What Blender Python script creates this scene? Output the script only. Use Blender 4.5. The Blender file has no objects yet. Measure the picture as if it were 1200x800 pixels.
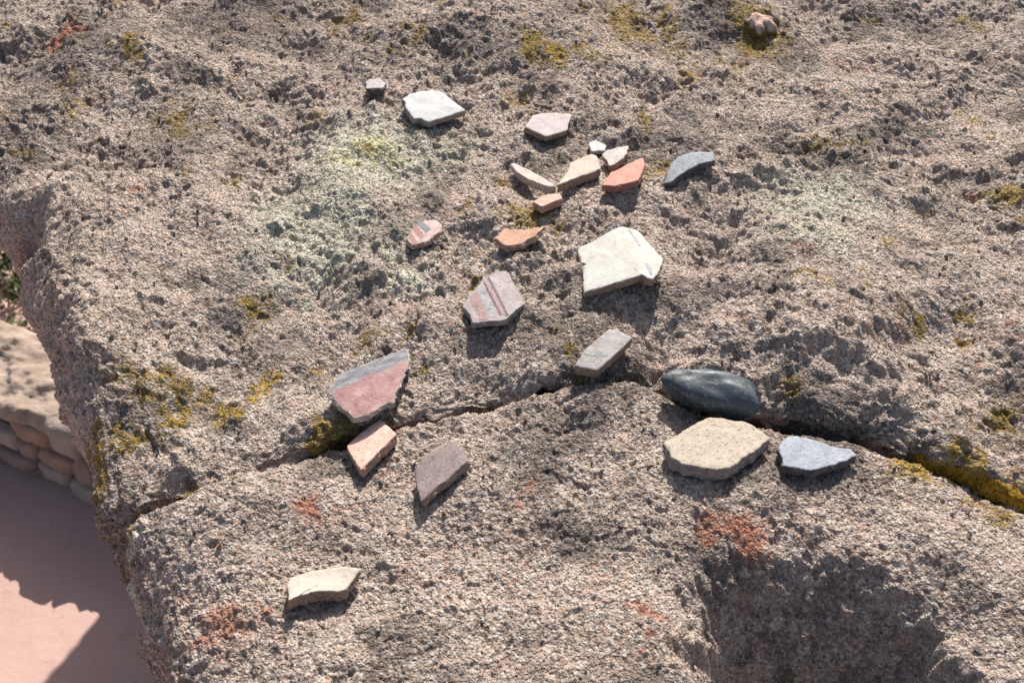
import bpy, math, random
import numpy as np
from mathutils import Vector, Matrix

random.seed(7)
rng = np.random.default_rng(11)
SC = bpy.context.scene
COL = SC.collection

# ------------------------------------------------------------------ camera
CAM_Z = 0.515
PITCH = math.radians(42.0)
FPX = 1287.0                      # focal length in photograph pixels (1200 wide)
cam_d = bpy.data.cameras.new('camera')
cam = bpy.data.objects.new('camera', cam_d)
COL.objects.link(cam)
cam.location = (0, 0, CAM_Z)
cam.rotation_euler = (math.pi / 2 - PITCH, 0, 0)
cam_d.sensor_width = 36.0
cam_d.lens = 36.0 * FPX / 1200.0
cam_d.clip_start = 0.01
cam_d.clip_end = 2000.0
cam_d.dof.use_dof = True
cam_d.dof.focus_distance = 0.80
cam_d.dof.aperture_fstop = 16.0
SC.camera = cam

# ------------------------------------------------------------------ light
SUN_EL = math.radians(44.0)
SUN_AZ = math.radians(12.0)       # from straight ahead (+Y) towards +X
sun_dir = Vector((math.sin(SUN_AZ) * math.cos(SUN_EL), math.cos(SUN_AZ) * math.cos(SUN_EL), math.sin(SUN_EL)))
sd = bpy.data.lights.new('sun', 'SUN')
sd.energy = 4.4
sd.angle = math.radians(0.53)
sd.color = (1.0, 0.955, 0.89)
sun = bpy.data.objects.new('sun', sd)
COL.objects.link(sun)
sun.location = (0.5, 3, 4)
sun.rotation_euler = (-sun_dir).to_track_quat('-Z', 'Y').to_euler()
w = bpy.data.worlds.new('World')
SC.world = w
w.use_nodes = True
nt = w.node_tree
bg = nt.nodes['Background']
sky = nt.nodes.new('ShaderNodeTexSky')
sky.sky_type = 'NISHITA'
sky.sun_disc = False
sky.sun_elevation = SUN_EL
sky.sun_rotation = SUN_AZ
sky.dust_density = 3.0
sky.ozone_density = 0.3
nt.links.new(sky.outputs[0], bg.inputs[0])
bg.inputs[1].default_value = 0.09
SC.view_settings.view_transform = 'Standard'
SC.view_settings.look = 'None'
SC.view_settings.exposure = 0.55
SC.view_settings.gamma = 1.0
SC.cycles.use_denoising = True
SC.cycles.max_bounces = 6

# ------------------------------------------------------------------ helpers
CP, SP = math.cos(PITCH), math.sin(PITCH)
def ray(px, py):
    x = px - 600.0; v = 400.0 - py
    return np.array((x, FPX * CP + v * SP, -FPX * SP + v * CP))
def at(px, py, z=0.0):
    d = ray(px, py)
    t = (z - CAM_Z) / d[2]
    return np.array((d[0] * t, d[1] * t, z))
def at_plane(px, py, p0, n):
    d = ray(px, py); o = np.array((0, 0, CAM_Z))
    t = np.dot(np.asarray(p0) - o, n) / np.dot(d, n)
    return o + d * t
def tag(o, label=None, cat=None, group=None, kind=None):
    if label: o['label'] = label
    if cat: o['category'] = cat
    if group: o['group'] = group
    if kind: o['kind'] = kind
    return o
def mesh_obj(name, verts, faces, mats, parent=None, smooth=True, loc=None, matrix=None, fmat=None):
    me = bpy.data.meshes.new(name)
    me.from_pydata([tuple(map(float, v)) for v in verts], [], faces)
    for m in (mats if isinstance(mats, (list, tuple)) else [mats]):
        me.materials.append(m)
    me.polygons.foreach_set('use_smooth', [smooth] * len(me.polygons))
    if fmat is not None: me.polygons.foreach_set('material_index', fmat)
    me.update()
    o = bpy.data.objects.new(name, me)
    COL.objects.link(o)
    if matrix is not None: o.matrix_world = matrix
    if loc is not None: o.location = loc
    if parent is not None: o.parent = parent
    return o

# ------------------------------------------------------------------ numpy noise
def h2(ix, iy, seed):
    ix = ix.astype(np.int64); iy = iy.astype(np.int64)
    h = (ix * 374761393 + iy * 668265263 + seed * 1274126177) & 0x7fffffff
    h = ((h ^ (h >> 13)) * 1103515245) & 0x7fffffff
    h = ((h ^ (h >> 16)) * 12345701) & 0x7fffffff
    return ((h ^ (h >> 11)) & 0xffffff).astype(np.float32) / 16777215.0
def gnoise(x, y, s, seed):
    x = x / s; y = y / s
    x0 = np.floor(x); y0 = np.floor(y)
    fx = (x - x0).astype(np.float32); fy = (y - y0).astype(np.float32)
    out = 0
    ux = fx * fx * fx * (fx * (fx * 6 - 15) + 10); uy = fy * fy * fy * (fy * (fy * 6 - 15) + 10)
    for dx in (0, 1):
        for dy in (0, 1):
            a = h2(x0 + dx, y0 + dy, seed) * (2 * np.pi)
            g = np.cos(a) * (fx - dx) + np.sin(a) * (fy - dy)
            out = out + g * (ux if dx else 1 - ux) * (uy if dy else 1 - uy)
    return out * 1.5
def fbm(x, y, s, seed, n=3, gain=0.5):
    r = 0; a = 1.0
    for k in range(n):
        r = r + a * gnoise(x, y, s, seed + 17 * k); s *= 0.5; a *= gain
    return r
def worley(x, y, s, seed):
    x = x / s; y = y / s
    x0 = np.floor(x); y0 = np.floor(y)
    f1 = np.full(x.shape, 9.0, np.float32); f2 = f1.copy(); idr = np.zeros(x.shape, np.float32)
    for dx in (-1, 0, 1):
        for dy in (-1, 0, 1):
            cx = x0 + dx; cy = y0 + dy
            px = cx + h2(cx, cy, seed); py = cy + h2(cx, cy, seed + 5)
            d = np.sqrt((px - x) ** 2 + (py - y) ** 2).astype(np.float32)
            m = d < f1
            f2 = np.where(m, f1, np.minimum(f2, d))
            if True:
                idr = np.where(m, h2(cx, cy, seed + 9), idr)
            f1 = np.where(m, d, f1)
    return f1, f2, idr
def sstep(a, b, x):
    t = np.clip((x - a) / (b - a), 0, 1)
    return t * t * (3 - 2 * t)

# ------------------------------------------------------------------ node helpers
class NT:
    def __init__(self, name, rough=0.9, spec=0.25):
        self.m = bpy.data.materials.new(name); self.m.use_nodes = True
        self.t = self.m.node_tree; self.n = self.t.nodes; self.l = self.t.links
        self.b = self.n['Principled BSDF']
        self.b.inputs['Roughness'].default_value = rough
        self.b.inputs['Specular IOR Level'].default_value = spec
        self.co = self.n.new('ShaderNodeTexCoord').outputs['Object']
    def set(self, sock, v):
        if hasattr(v, 'links'): self.l.new(v, sock)
        elif isinstance(v, (tuple, list)): sock.default_value = (*v, 1.0) if len(v) == 3 and len(sock.default_value) == 4 else v
        else: sock.default_value = v
    def noise(self, scale, detail=3, rough=0.55, co=None, dist=0.0):
        n = self.n.new('ShaderNodeTexNoise'); n.inputs['Scale'].default_value = scale
        n.inputs['Detail'].default_value = detail; n.inputs['Roughness'].default_value = rough
        n.inputs['Distortion'].default_value = dist
        self.l.new(co or self.co, n.inputs['Vector']); return n.outputs['Fac']
    def voro(self, scale, out='Color', co=None, feature='F1'):
        n = self.n.new('ShaderNodeTexVoronoi'); n.inputs['Scale'].default_value = scale; n.feature = feature
        self.l.new(co or self.co, n.inputs['Vector']); return n.outputs[out]
    def ramp(self, fac, stops, interp='LINEAR'):
        n = self.n.new('ShaderNodeValToRGB'); cr = n.color_ramp; cr.interpolation = interp
        while len(cr.elements) < len(stops): cr.elements.new(0.5)
        for e, (p, c) in zip(cr.elements, stops):
            e.position = p; e.color = (*c, 1) if isinstance(c, (tuple, list)) else (c, c, c, 1)
        self.set(n.inputs[0], fac); return n.outputs[0]
    def mix(self, fac, a, b, mode='MIX'):
        n = self.n.new('ShaderNodeMix'); n.data_type = 'RGBA'; n.blend_type = mode
        self.set(n.inputs[0], fac); self.set(n.inputs[6], a); self.set(n.inputs[7], b); return n.outputs[2]
    def math(self, op, a, b=None, clamp=False):
        n = self.n.new('ShaderNodeMath'); n.operation = op; n.use_clamp = clamp
        self.set(n.inputs[0], a)
        if b is not None: self.set(n.inputs[1], b)
        return n.outputs[0]
    def smooth(self, x, a, b):
        n = self.n.new('ShaderNodeMapRange'); n.interpolation_type = 'SMOOTHSTEP'
        self.set(n.inputs[0], x); self.set(n.inputs[1], a); self.set(n.inputs[2], b); return n.outputs[0]
    def attr(self, name):
        n = self.n.new('ShaderNodeAttribute'); n.attribute_name = name; return n.outputs['Fac']
    def sep(self, col):
        n = self.n.new('ShaderNodeSeparateColor'); self.l.new(col, n.inputs[0]); return n.outputs
    def bump(self, h, dist, strength=1.0, prev=None):
        n = self.n.new('ShaderNodeBump'); n.inputs['Distance'].default_value = dist
        n.inputs['Strength'].default_value = strength; self.set(n.inputs['Height'], h)
        if prev is not None: self.l.new(prev, n.inputs['Normal'])
        return n.outputs[0]
    def out(self, col, normal=None, rough=None):
        self.set(self.b.inputs['Base Color'], col)
        if normal is not None: self.l.new(normal, self.b.inputs['Normal'])
        if rough is not None: self.set(self.b.inputs['Roughness'], rough)
        return self.m

# ------------------------------------------------------------------ materials
def rock_material():
    q = NT('volcanic_tuff', 0.92, 0.2)
    big = q.noise(9, 4, 0.6); mid = q.noise(38, 4, 0.6); fine = q.noise(240, 3, 0.6)
    base = q.ramp(big, [(0.30, (0.50, 0.385, 0.31)), (0.5, (0.59, 0.46, 0.375)), (0.72, (0.59, 0.43, 0.34))])
    base = q.mix(q.math('MULTIPLY', q.smooth(mid, 0.50, 0.66), 0.7), base, (0.46, 0.37, 0.305))
    base = q.mix(q.math('MULTIPLY', q.smooth(q.noise(55, 4, 0.65), 0.55, 0.68), 0.5), base, (0.50, 0.30, 0.205))
    base = q.mix(q.math('MULTIPLY', q.smooth(q.noise(16, 5, 0.7), 0.48, 0.63), 0.68), base, (0.25, 0.175, 0.13))
    cv = q.n.new('ShaderNodeTexVoronoi'); cv.inputs['Scale'].default_value = 75; q.l.new(q.co, cv.inputs['Vector'])
    cs = q.sep(cv.outputs['Color'])
    inc = q.math('LESS_THAN', q.math('ADD', cv.outputs['Distance'], q.math('MULTIPLY', fine, 0.25)), 0.42)
    base = q.mix(q.math('MULTIPLY', q.math('MULTIPLY', inc, q.smooth(cs[0], 0.90, 0.91)), 0.8), base, (0.22, 0.18, 0.16))
    base = q.mix(q.math('MULTIPLY', q.math('MULTIPLY', inc, q.smooth(cs[1], 0.90, 0.91)), 0.75), base, (0.66, 0.58, 0.50))
    base = q.mix(q.math('MULTIPLY', q.math('MULTIPLY', inc, q.smooth(cs[2], 0.94, 0.95)), 0.7), base, (0.44, 0.22, 0.14))
    # separate crystals and lithic grains
    v1 = q.sep(q.voro(380)); v2 = q.sep(q.voro(620)); v3 = q.sep(q.voro(950))
    base = q.mix(q.math('MULTIPLY', q.smooth(v1[0], 0.76, 0.82), 0.65), base, (0.70, 0.61, 0.53))
    base = q.mix(q.math('MULTIPLY', q.smooth(v1[1], 0.88, 0.92), 0.55), base, (0.14, 0.115, 0.10))
    base = q.mix(q.math('MULTIPLY', q.smooth(v2[0], 0.84, 0.88), 0.6), base, (0.13, 0.11, 0.10))
    base = q.mix(q.math('MULTIPLY', q.smooth(v2[1], 0.78, 0.83), 0.7), base, (0.74, 0.67, 0.60))
    base = q.mix(q.math('MULTIPLY', q.smooth(v3[0], 0.84, 0.88), 0.5), base, (0.17, 0.14, 0.125))
    base = q.mix(q.math('MULTIPLY', q.smooth(v1[2], 0.86, 0.92), 0.5), base, (0.46, 0.27, 0.19))
    base = q.mix(q.smooth(fine, 0.35, 0.70), q.mix(0.40, base, (0.18, 0.145, 0.125)), base)
    # lichen crusts, and weathering mixed with painted shade; each has its own ragged edge
    rag = q.noise(95, 5, 0.75); rag2 = q.noise(420, 2, 0.6)
    edge = q.math('ADD', q.math('MULTIPLY', q.math('SUBTRACT', rag, 0.5), 1.5), q.math('MULTIPLY', q.math('SUBTRACT', rag2, 0.5), 1.1))
    def crust(name, col, lo=0.36, hi=0.70, k=1.0):
        nonlocal base
        s = q.math('ADD', q.attr(name), edge)
        f = q.math('MULTIPLY', q.math('MULTIPLY', q.smooth(s, lo, hi), q.smooth(q.attr(name), 0.03, 0.22)), k)
        base = q.mix(f, base, col)
    gv = q.sep(q.voro(520))
    crust('dark', q.ramp(gv[0], [(0, (0.065, 0.055, 0.05)), (1, (0.18, 0.15, 0.13))]), 0.16, 0.60, 0.78)  # brown weathering, with relief shade painted into the colour
    crust('pale', q.ramp(gv[1], [(0, (0.22, 0.21, 0.175)), (0.35, (0.46, 0.445, 0.33)), (0.7, (0.60, 0.575, 0.44)), (1, (0.74, 0.70, 0.60))]), 0.14, 0.54, 0.85)
    crust('lime', q.ramp(gv[1], [(0, (0.46, 0.42, 0.20)), (1, (0.68, 0.64, 0.34))]), 0.42, 0.80, 0.8)
    crust('red', q.ramp(gv[2], [(0, (0.32, 0.11, 0.065)), (1, (0.46, 0.22, 0.14))]), 0.32, 0.68, 0.8)
    crust('moss', q.ramp(gv[0], [(0, (0.13, 0.085, 0.02)), (0.6, (0.25, 0.16, 0.03)), (1, (0.40, 0.27, 0.055))]), 0.30, 0.60, 0.85)
    crust('gold', q.ramp(gv[0], [(0, (0.24, 0.14, 0.02)), (1, (0.46, 0.30, 0.05))]), 0.24, 0.62, 0.9)
    dom = q.math('MULTIPLY', q.voro(430, 'Distance'), -1.3)
    dom2 = q.math('MULTIPLY', q.voro(820, 'Distance'), -0.8)
    hgt = q.math('ADD', q.math('ADD', dom, dom2), q.math('ADD', q.math('MULTIPLY', q.noise(900, 2, 0.6), 0.7), fine))
    nrm = q.bump(hgt, 0.0017, 1.0)
    return q.out(base, nrm)
M_ROCK = rock_material()

def clay_material():
    q = NT('red_clay', 0.95, 0.15)
    big = q.noise(3.2, 4, 0.55); mid = q.noise(22, 3, 0.6); fine = q.noise(260, 3, 0.6)
    c = q.ramp(big, [(0.3, (0.50, 0.325, 0.275)), (0.7, (0.58, 0.39, 0.335))])
    c = q.mix(q.math('MULTIPLY', q.smooth(mid, 0.6, 0.75), 0.5), c, (0.43, 0.30, 0.24))
    c = q.mix(q.math('MULTIPLY', q.smooth(fine, 0.55, 0.75), 0.35), c, (0.36, 0.22, 0.18))
    v = q.sep(q.voro(120))
    c = q.mix(q.math('MULTIPLY', q.smooth(v[0], 0.97, 0.98), 0.25), c, (0.34, 0.24, 0.20))
    return q.out(c, q.bump(q.math('ADD', mid, q.math('MULTIPLY', fine, 0.4)), 0.004, 0.6))
M_CLAY = clay_material()

def stone_material(name, c1, c2, sc=30):
    q = NT(name, 0.92, 0.2)
    n1 = q.noise(sc, 4, 0.6); n2 = q.noise(sc * 8, 3, 0.6)
    c = q.ramp(n1, [(0.35, c1), (0.65, c2)])
    c = q.mix(q.math('MULTIPLY', q.smooth(n2, 0.55, 0.7), 0.4), c, tuple(x * 0.5 for x in c1))
    return q.out(c, q.bump(q.math('ADD', n1, q.math('MULTIPLY', n2, 0.4)), 0.006, 0.8))

def sherd_material(name, c1, c2, c3=None, sc=45, rough=0.7, spec=0.3, speck=0.3, grain=0.0004):
    """Fired clay or slip: mottled, with fine tempering specks and scratches."""
    q = NT(name, rough, spec)
    n1 = q.noise(sc, 4, 0.6, dist=0.4); n2 = q.noise(sc * 7, 3, 0.6); n3 = q.noise(sc * 2.4, 3, 0.7)
    c = q.ramp(n1, [(0.36, c1), (0.62, c2)])
    if c3: c = q.mix(q.math('MULTIPLY', q.smooth(n3, 0.55, 0.66), 0.75), c, c3)
    c = q.mix(q.math('MULTIPLY', q.smooth(n2, 0.52, 0.72), speck), c, tuple(0.45 * x for x in c1))
    c = q.mix(q.math('MULTIPLY', q.smooth(q.noise(sc * 1.3, 6, 0.8), 0.48, 0.66), 0.5), c, tuple(0.55 * x + d_ for x, d_ in zip(c1, (0.09, 0.065, 0.045))))
    v = q.sep(q.voro(750))
    c = q.mix(q.math('MULTIPLY', q.smooth(v[0], 0.92, 0.95), speck * 1.6), c, tuple(min(1, 0.3 * x + 0.02) for x in c1))
    c = q.mix(q.math('MULTIPLY', q.smooth(v[1], 0.93, 0.96), speck * 1.2), c, tuple(min(0.8, x * 1.35) for x in c2))
    return q.out(c, q.bump(q.math('ADD', q.math('MULTIPLY', n3, 1.2), n2), grain, 0.8))

# ------------------------------------------------------------------ outlines of the two blocks
def world_line(pts, z):
    return np.array([at(x, y, z) for x, y in pts])
_c = world_line([(150, 606), (215, 580), (290, 552), (380, 517), (470, 490), (560, 472), (640, 455), (700, 447), (745, 446),
                 (800, 466), (870, 482), (950, 494), (1010, 507), (1080, 530), (1140, 552), (1200, 582)], -0.02)
CX = np.concatenate(([-1.2, _c[0, 0] - 0.1], _c[:, 0], [_c[-1, 0] + 0.1, 1.6]))
CY = np.concatenate(([_c[0, 1] - 0.24, _c[0, 1] - 0.05], _c[:, 1], [_c[-1, 1] - 0.045, _c[-1, 1] - 0.35]))
def Yc(x): return np.interp(x, CX, CY)
_l = world_line([(190, 800), (170, 740), (150, 680), (125, 610), (103, 545), (80, 490), (62, 440), (45, 385), (22, 322)], -0.022)
_l[:, 0] -= 0.006
LY = np.concatenate(([-0.3, 0.05], _l[:, 1], [0.690, 0.715, 0.745, 0.85, 1.117, 1.45, 1.75, 1.91, 2.01, 2.4]))
LX = np.concatenate(([0.02, -0.06], _l[:, 0], [-0.398, -0.414, -0.440, -0.506, -0.638, -0.632, -0.56, -0.485, -0.420, -0.15]))
o_ = np.argsort(LY); LY = LY[o_]; LX = LX[o_]
def Xl(y): return np.interp(y, LY, LX)

def spacing(fine0, fine1, step, lo, hi, grow=1.12, cap=0.03):
    mid = list(np.arange(fine0, fine1, step))
    a = []; s = step; p = mid[0]
    while p > lo: s = min(cap, s * grow); p -= s; a.append(p)
    b = []; s = step; p = mid[-1]
    while p < hi: s = min(cap, s * grow); p += s; b.append(p)
    return np.array(a[::-1] + mid + b)

# lichen, and dark weathering with painted relief shade: (px, py, rx, ry, strength) placed on the rock, sizes in photograph pixels
PATCH = {
 'moss': [(190,447,42,18,.52),(200,472,20,14,.6),(150,455,28,14,.45),(270,465,16,14,.7),(235,442,12,10,.7),(300,430,9,16,.6),(390,495,22,22,.9),
          (240,552,30,14,.9),(100,520,12,30,.8),(205,145,28,16,.5),(165,80,14,16,.7),(625,64,12,14,.9),(655,72,18,9,.6),(735,30,30,18,.7),(783,28,8,18,.6),
          (620,255,26,12,.7),(752,146,10,12,.7),(490,48,16,12,.6),(890,40,22,18,.8),(1070,370,16,12,.7),(1180,231,20,8,.9),(1180,470,26,22,.6),
          (795,55,14,16,.5),(860,80,22,30,.4),(410,18,22,10,.6),(290,355,14,14,.6),(430,390,18,10,.5),(690,432,14,10,.6),(760,440,14,9,.7),(640,450,14,8,.8),(555,470,14,10,.6),
          (640,380,14,10,.3),(150,505,26,12,.6),(215,212,14,8,.6),(270,208,16,8,.5),(85,132,16,8,.5),(700,322,12,8,.4),(455,470,18,14,.5),(140,600,16,16,.8),(880,20,30,14,.6)],
 'gold': [(1110,535,46,16,.85),(1150,545,40,14,.7),(1165,592,26,9,.6),(305,432,8,10,.6),(195,482,12,10,.6),(265,468,9,9,.6),(610,112,14,10,.5),(815,90,16,10,.4),(1085,525,20,8,.7),
          (655,75,12,6,.5),(375,502,14,8,.6),(75,108,12,6,.4),(800,470,14,8,.5)],
 'pale': [(370,270,60,46,.62),(430,185,60,34,.66),(335,250,40,30,.5),(480,330,30,16,.5),(955,240,60,34,.50),(960,285,50,22,.45),(400,215,46,26,.55),(395,300,40,26,.5),(520,170,40,16,.4),(140,640,9,34,.7),
          (905,225,30,16,.35),(465,300,26,16,.4)],
 'lime': [(445,178,28,14,.85),(400,198,18,12,.75),(385,258,14,8,.5),(425,188,40,20,.45)],
 'red':  [(262,735,38,18,.60),(300,712,20,10,.55),(862,622,50,15,.72),(835,605,22,10,.6),(377,604,18,12,.8),(757,706,24,10,.65),(80,45,16,10,.85),(615,580,16,16,.5),(735,265,40,12,.4),
          (165,240,14,8,.5),(12,275,16,14,.6),(940,305,14,8,.5),(1000,75,30,12,.4),(1175,380,40,16,.35),(540,560,8,8,.6),(450,545,12,10,.5),(470,500,40,10,.35),(560,95,20,10,.3)],
 'dark': [(350,280,40,30,.35),(100,70,60,34,.6),(210,160,44,30,.55),(290,25,70,28,.6),(430,330,30,20,.4),(640,500,46,36,.5),(500,790,40,20,.3),(590,560,40,26,.3),(660,620,40,24,.35),(280,350,40,30,.55),(330,390,50,26,.5),(20,130,40,30,.45),(500,240,26,18,.45),  # weathered brown; also paints in the shade of slopes facing away
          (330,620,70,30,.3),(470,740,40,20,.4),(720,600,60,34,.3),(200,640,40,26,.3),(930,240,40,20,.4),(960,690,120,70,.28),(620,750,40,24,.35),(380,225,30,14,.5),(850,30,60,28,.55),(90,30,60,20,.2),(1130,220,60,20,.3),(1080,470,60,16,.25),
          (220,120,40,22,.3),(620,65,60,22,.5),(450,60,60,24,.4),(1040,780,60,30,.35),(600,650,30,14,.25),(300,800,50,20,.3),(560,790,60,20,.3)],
}
# relief the eye can pick out: (px, py, radius px, height m); negative = dip
UPPER_LUMPS = [(120,75,70,.016),(60,135,60,.010),(300,-10,60,.016),(180,95,50,.012),(600,35,70,.014),(690,15,60,.010),(820,0,60,.016),(890,25,24,.010),
               (160,330,110,.010),(330,395,90,-.012),(260,470,60,-.006),(440,180,34,.005),(440,205,30,-.004),(385,205,36,.004),(620,225,26,-.007),
               (1060,340,60,.007),(1090,385,50,-.006),(1180,470,60,-.008),(930,380,70,.006),(480,60,50,.006),(760,420,24,-.012),(690,445,30,-.010),
               (80,240,60,.012),(35,270,26,-.018),(240,420,40,-.006),(110,420,50,.010),(70,350,30,.008),(900,470,60,-.008),(560,440,60,-.004)]
LOWER_LUMPS = [(560,540,60,.006),(330,600,80,.006),(240,650,60,.006),(880,570,60,.005),(1060,600,80,.006),(700,690,80,.006),(520,740,70,.005),(1110,640,50,.008),
               (1120,720,46,-.012),(1190,700,60,.006)]
_r = np.array([at(x, y, -0.02)[:2] for x, y in [(700, 800), (760, 722), (778, 694), (800, 672), (850, 648), (915, 634), (985, 642), (1045, 668), (1085, 708), (1130, 762), (1200, 830)]])
_s = np.array([at(x, y, -0.02)[:2] for x, y in [(785, 690), (800, 720), (818, 760), (836, 800), (880, 900), (930, 1100)]])[::-1]
def rim_y(x): return np.interp(x, _r[:, 0], _r[:, 1])
def rim_left(y): return np.interp(y, _s[:, 1], _s[:, 0])

def poly_sd(px, py, poly):
    """signed distance, positive inside"""
    d = np.full(px.shape, 9.0); inside = np.zeros(px.shape, bool)
    n = len(poly)
    for i in range(n):
        ax, ay = poly[i]; bx, by = poly[(i + 1) % n]
        ex, ey = bx - ax, by - ay
        t = np.clip(((px - ax) * ex + (py - ay) * ey) / (ex * ex + ey * ey), 0, 1)
        d = np.minimum(d, np.hypot(px - ax - t * ex, py - ay - t * ey))
        c = ((ay > py) != (by > py)) & (px < (bx - ax) * (py - ay) / (by - ay + 1e-12) + ax)
        inside ^= c
    return np.where(inside, d, -d)

ROCK_PTS = []
def rock_block(name, label, av, bv, W, D, ra, rb, sign, ztop, lumps, seed, rough_far):
    A, B = np.meshgrid(av, bv)                 # rows follow b
    A = A.astype(np.float64); B = B.astype(np.float64)
    ai = np.clip(A, ra, W - ra); bi = np.clip(B, rb, D - rb)
    # inner point in the plan
    x = np.zeros_like(A) + 0.2; y = np.zeros_like(A) + 0.6
    for _ in range(14):
        y = Yc(x) + sign * bi
        x = 0.5 * x + 0.5 * (Xl(y) + ai)
    ea = (A - ai) / ra; eb = (B - bi) / rb
    L = np.hypot(ea, eb) + 1e-9
    da, db = ea / L, eb / L
    q = np.minimum(L, np.pi / 2)
    rr = np.abs(da) * ra + np.abs(db) * rb
    over = np.maximum(L - np.pi / 2, 0) * rr
    hor = np.sin(q)
    slope = -0.18 * np.minimum(over, 0.5)
    U = x + (A - ai); T = y + sign * (B - bi)      # plan position, unrolled down the sides
    dx = da * (ra * hor + slope * np.abs(da)); dy = db * (rb * hor) * sign
    X = x + dx; Y = y + dy
    # tilt of the left edge so that the side runs square to the outline
    nx = da * np.sin(q); ny = db * np.sin(q) * sign; nz = np.cos(q)
    Z = ztop - rr * (1 - np.cos(q)) - over
    top = np.clip(nz, 0, 1)
    # big relief
    z = np.zeros_like(A)
    z += fbm(X, Y, 0.30, seed, 3) * 0.012 + fbm(X, Y, 0.085, seed + 3, 3, 0.55) * (0.010 if sign > 0 else 0.0065)
    wx = X + 0.01 * gnoise(X, Y, 0.05, seed + 31); wy = Y + 0.01 * gnoise(X, Y, 0.05, seed + 37)
    for px, py, r, h in lumps:
        c = at(px, py, ztop); rx = r / FPX * 0.9 * (np.linalg.norm(c - (0, 0, CAM_Z)))
        ry = rx * 1.25
        z += (1.5 if sign > 0 else 1.0) * h * np.exp(-(((wx - c[0]) / rx) ** 2 + ((wy - c[1]) / ry) ** 2))
    hol = None
    if sign < 0:
        # broken-off face: falls away towards the front from an uneven lip
        wx = X + 0.007 * fbm(X, Y, 0.035, seed + 46, 4, 0.6); wy = Y + 0.009 * fbm(X, Y, 0.045, seed + 47, 4, 0.6)
        s = rim_y(wx) - wy
        sl = sstep(-0.008, 0.046, wx - rim_left(wy) + 0.008)
        drop = (np.sqrt(s * s + 0.010 ** 2) + s) * 0.5
        step = 1 + 0.22 * fbm(X, Y, 0.05, seed + 49, 3)
        z -= np.minimum(1.45 * drop * step, 0.32) * sl
        z -= 0.010 * sstep(0.30, 0.42, X) * sstep(0.47, 0.36, Y)
        # the top falls a little towards its left and front shoulder
        z -= 0.012 * sstep(0.10, 0.0, A)
    else:
        # the far top rises a little, the shoulder by the joint dips
        z -= 0.013 * sstep(0.09, 0.0, B) * top
    # mid relief: knobbly crust, crumbs and pits
    ru = rough_far * (0.35 + 0.95 * sstep(-0.45, 0.5, fbm(X, Y, 0.12, seed + 51, 3)))
    U = U + 0.003 * fbm(U, T, .02, seed + 61, 2); T = T + 0.003 * fbm(U, T, .02, seed + 62, 2)
    d = fbm(U, T, 0.045, seed + 52, 3, 0.5) * (0.0052 if sign > 0 else 0.0045) * ru
    bil = np.abs(fbm(U, T, 0.026, seed + 53, 4, 0.62))
    d = d + (0.30 - bil) * 0.0036 * ru
    f1, f2, idr = worley(U + 0.002 * gnoise(U, T, .009, seed + 63), T + 0.002 * gnoise(U, T, .009, seed + 65), 0.0095, seed + 71)
    knob = sstep(0.60, 0.05, f1)
    d = d + np.where(idr < 0.12, knob * 0.0022, np.where(idr > 0.91, -knob * 0.0032, 0)) * ru
    f1, f2, idr = worley(U + 0.0012 * gnoise(U, T, .005, seed + 67), T + 0.0012 * gnoise(U, T, .005, seed + 68), 0.0042, seed + 73)
    d = d + ((1 - np.minimum(f1, 1) ** 2) - 0.6) * (0.0007 + 0.0020 * idr * idr) * (0.7 + 0.4 * ru)
    d = d + fbm(U, T, 0.0050, seed + 77, 2, 0.8) * 0.0012 + (h2(np.floor(U / 0.0011), np.floor(T / 0.0011), seed) - 0.5) * 0.0009
    # undercut horizontal shove of the crumbs
    X = X + nx * d + gnoise(U, T, 0.008, seed + 81) * 0.0012
    Y = Y + ny * d + gnoise(U, T, 0.008, seed + 83) * 0.0012
    side = 1 - top
    if sign > 0: Y = Y - (0.006 + 0.007 * gnoise(U, U * 0, 0.05, seed + 99)) * sstep(0.05, 0.0, B)   # the joint pinches shut in places
    cra = fbm(U, T, 0.08, seed + 91, 5, 0.65) * 0.013 * side - 0.010 * side
    X = X + nx * cra; Y = Y + ny * cra
    Z = Z + z * np.clip(1.0 - over / 0.10, 0, 1) + nz * d
    Z = np.maximum(Z, -1.0 + 0.002 * np.sign(Z))
    nb, na = A.shape
    V = np.stack((X, Y, Z), -1).reshape(-1, 3).astype(np.float32)
    me = bpy.data.meshes.new(name)
    me.vertices.add(len(V)); me.vertices.foreach_set('co', V.ravel())
    i = np.arange(nb * na).reshape(nb, na)
    qd = np.stack((i[:-1, :-1], i[:-1, 1:], i[1:, 1:], i[1:, :-1]), -1).reshape(-1, 4)
    if sign < 0: qd = qd[:, ::-1]
    nq = len(qd)
    me.loops.add(nq * 4); me.loops.foreach_set('vertex_index', np.ascontiguousarray(qd).ravel().astype(np.int32))
    me.polygons.add(nq)
    me.polygons.foreach_set('loop_start', np.arange(0, nq * 4, 4, dtype=np.int32))
    me.polygons.foreach_set('use_smooth', np.ones(nq, bool))
    me.materials.append(M_ROCK)
    me.update(calc_edges=True)
    # lichen attributes, and the dark one for weathering and painted shade
    WX = X + 0.010 * fbm(U, T, 0.030, seed + 95, 3, 0.6); WY = Y + 0.010 * fbm(U, T, 0.030, seed + 97, 3, 0.6)
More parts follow.
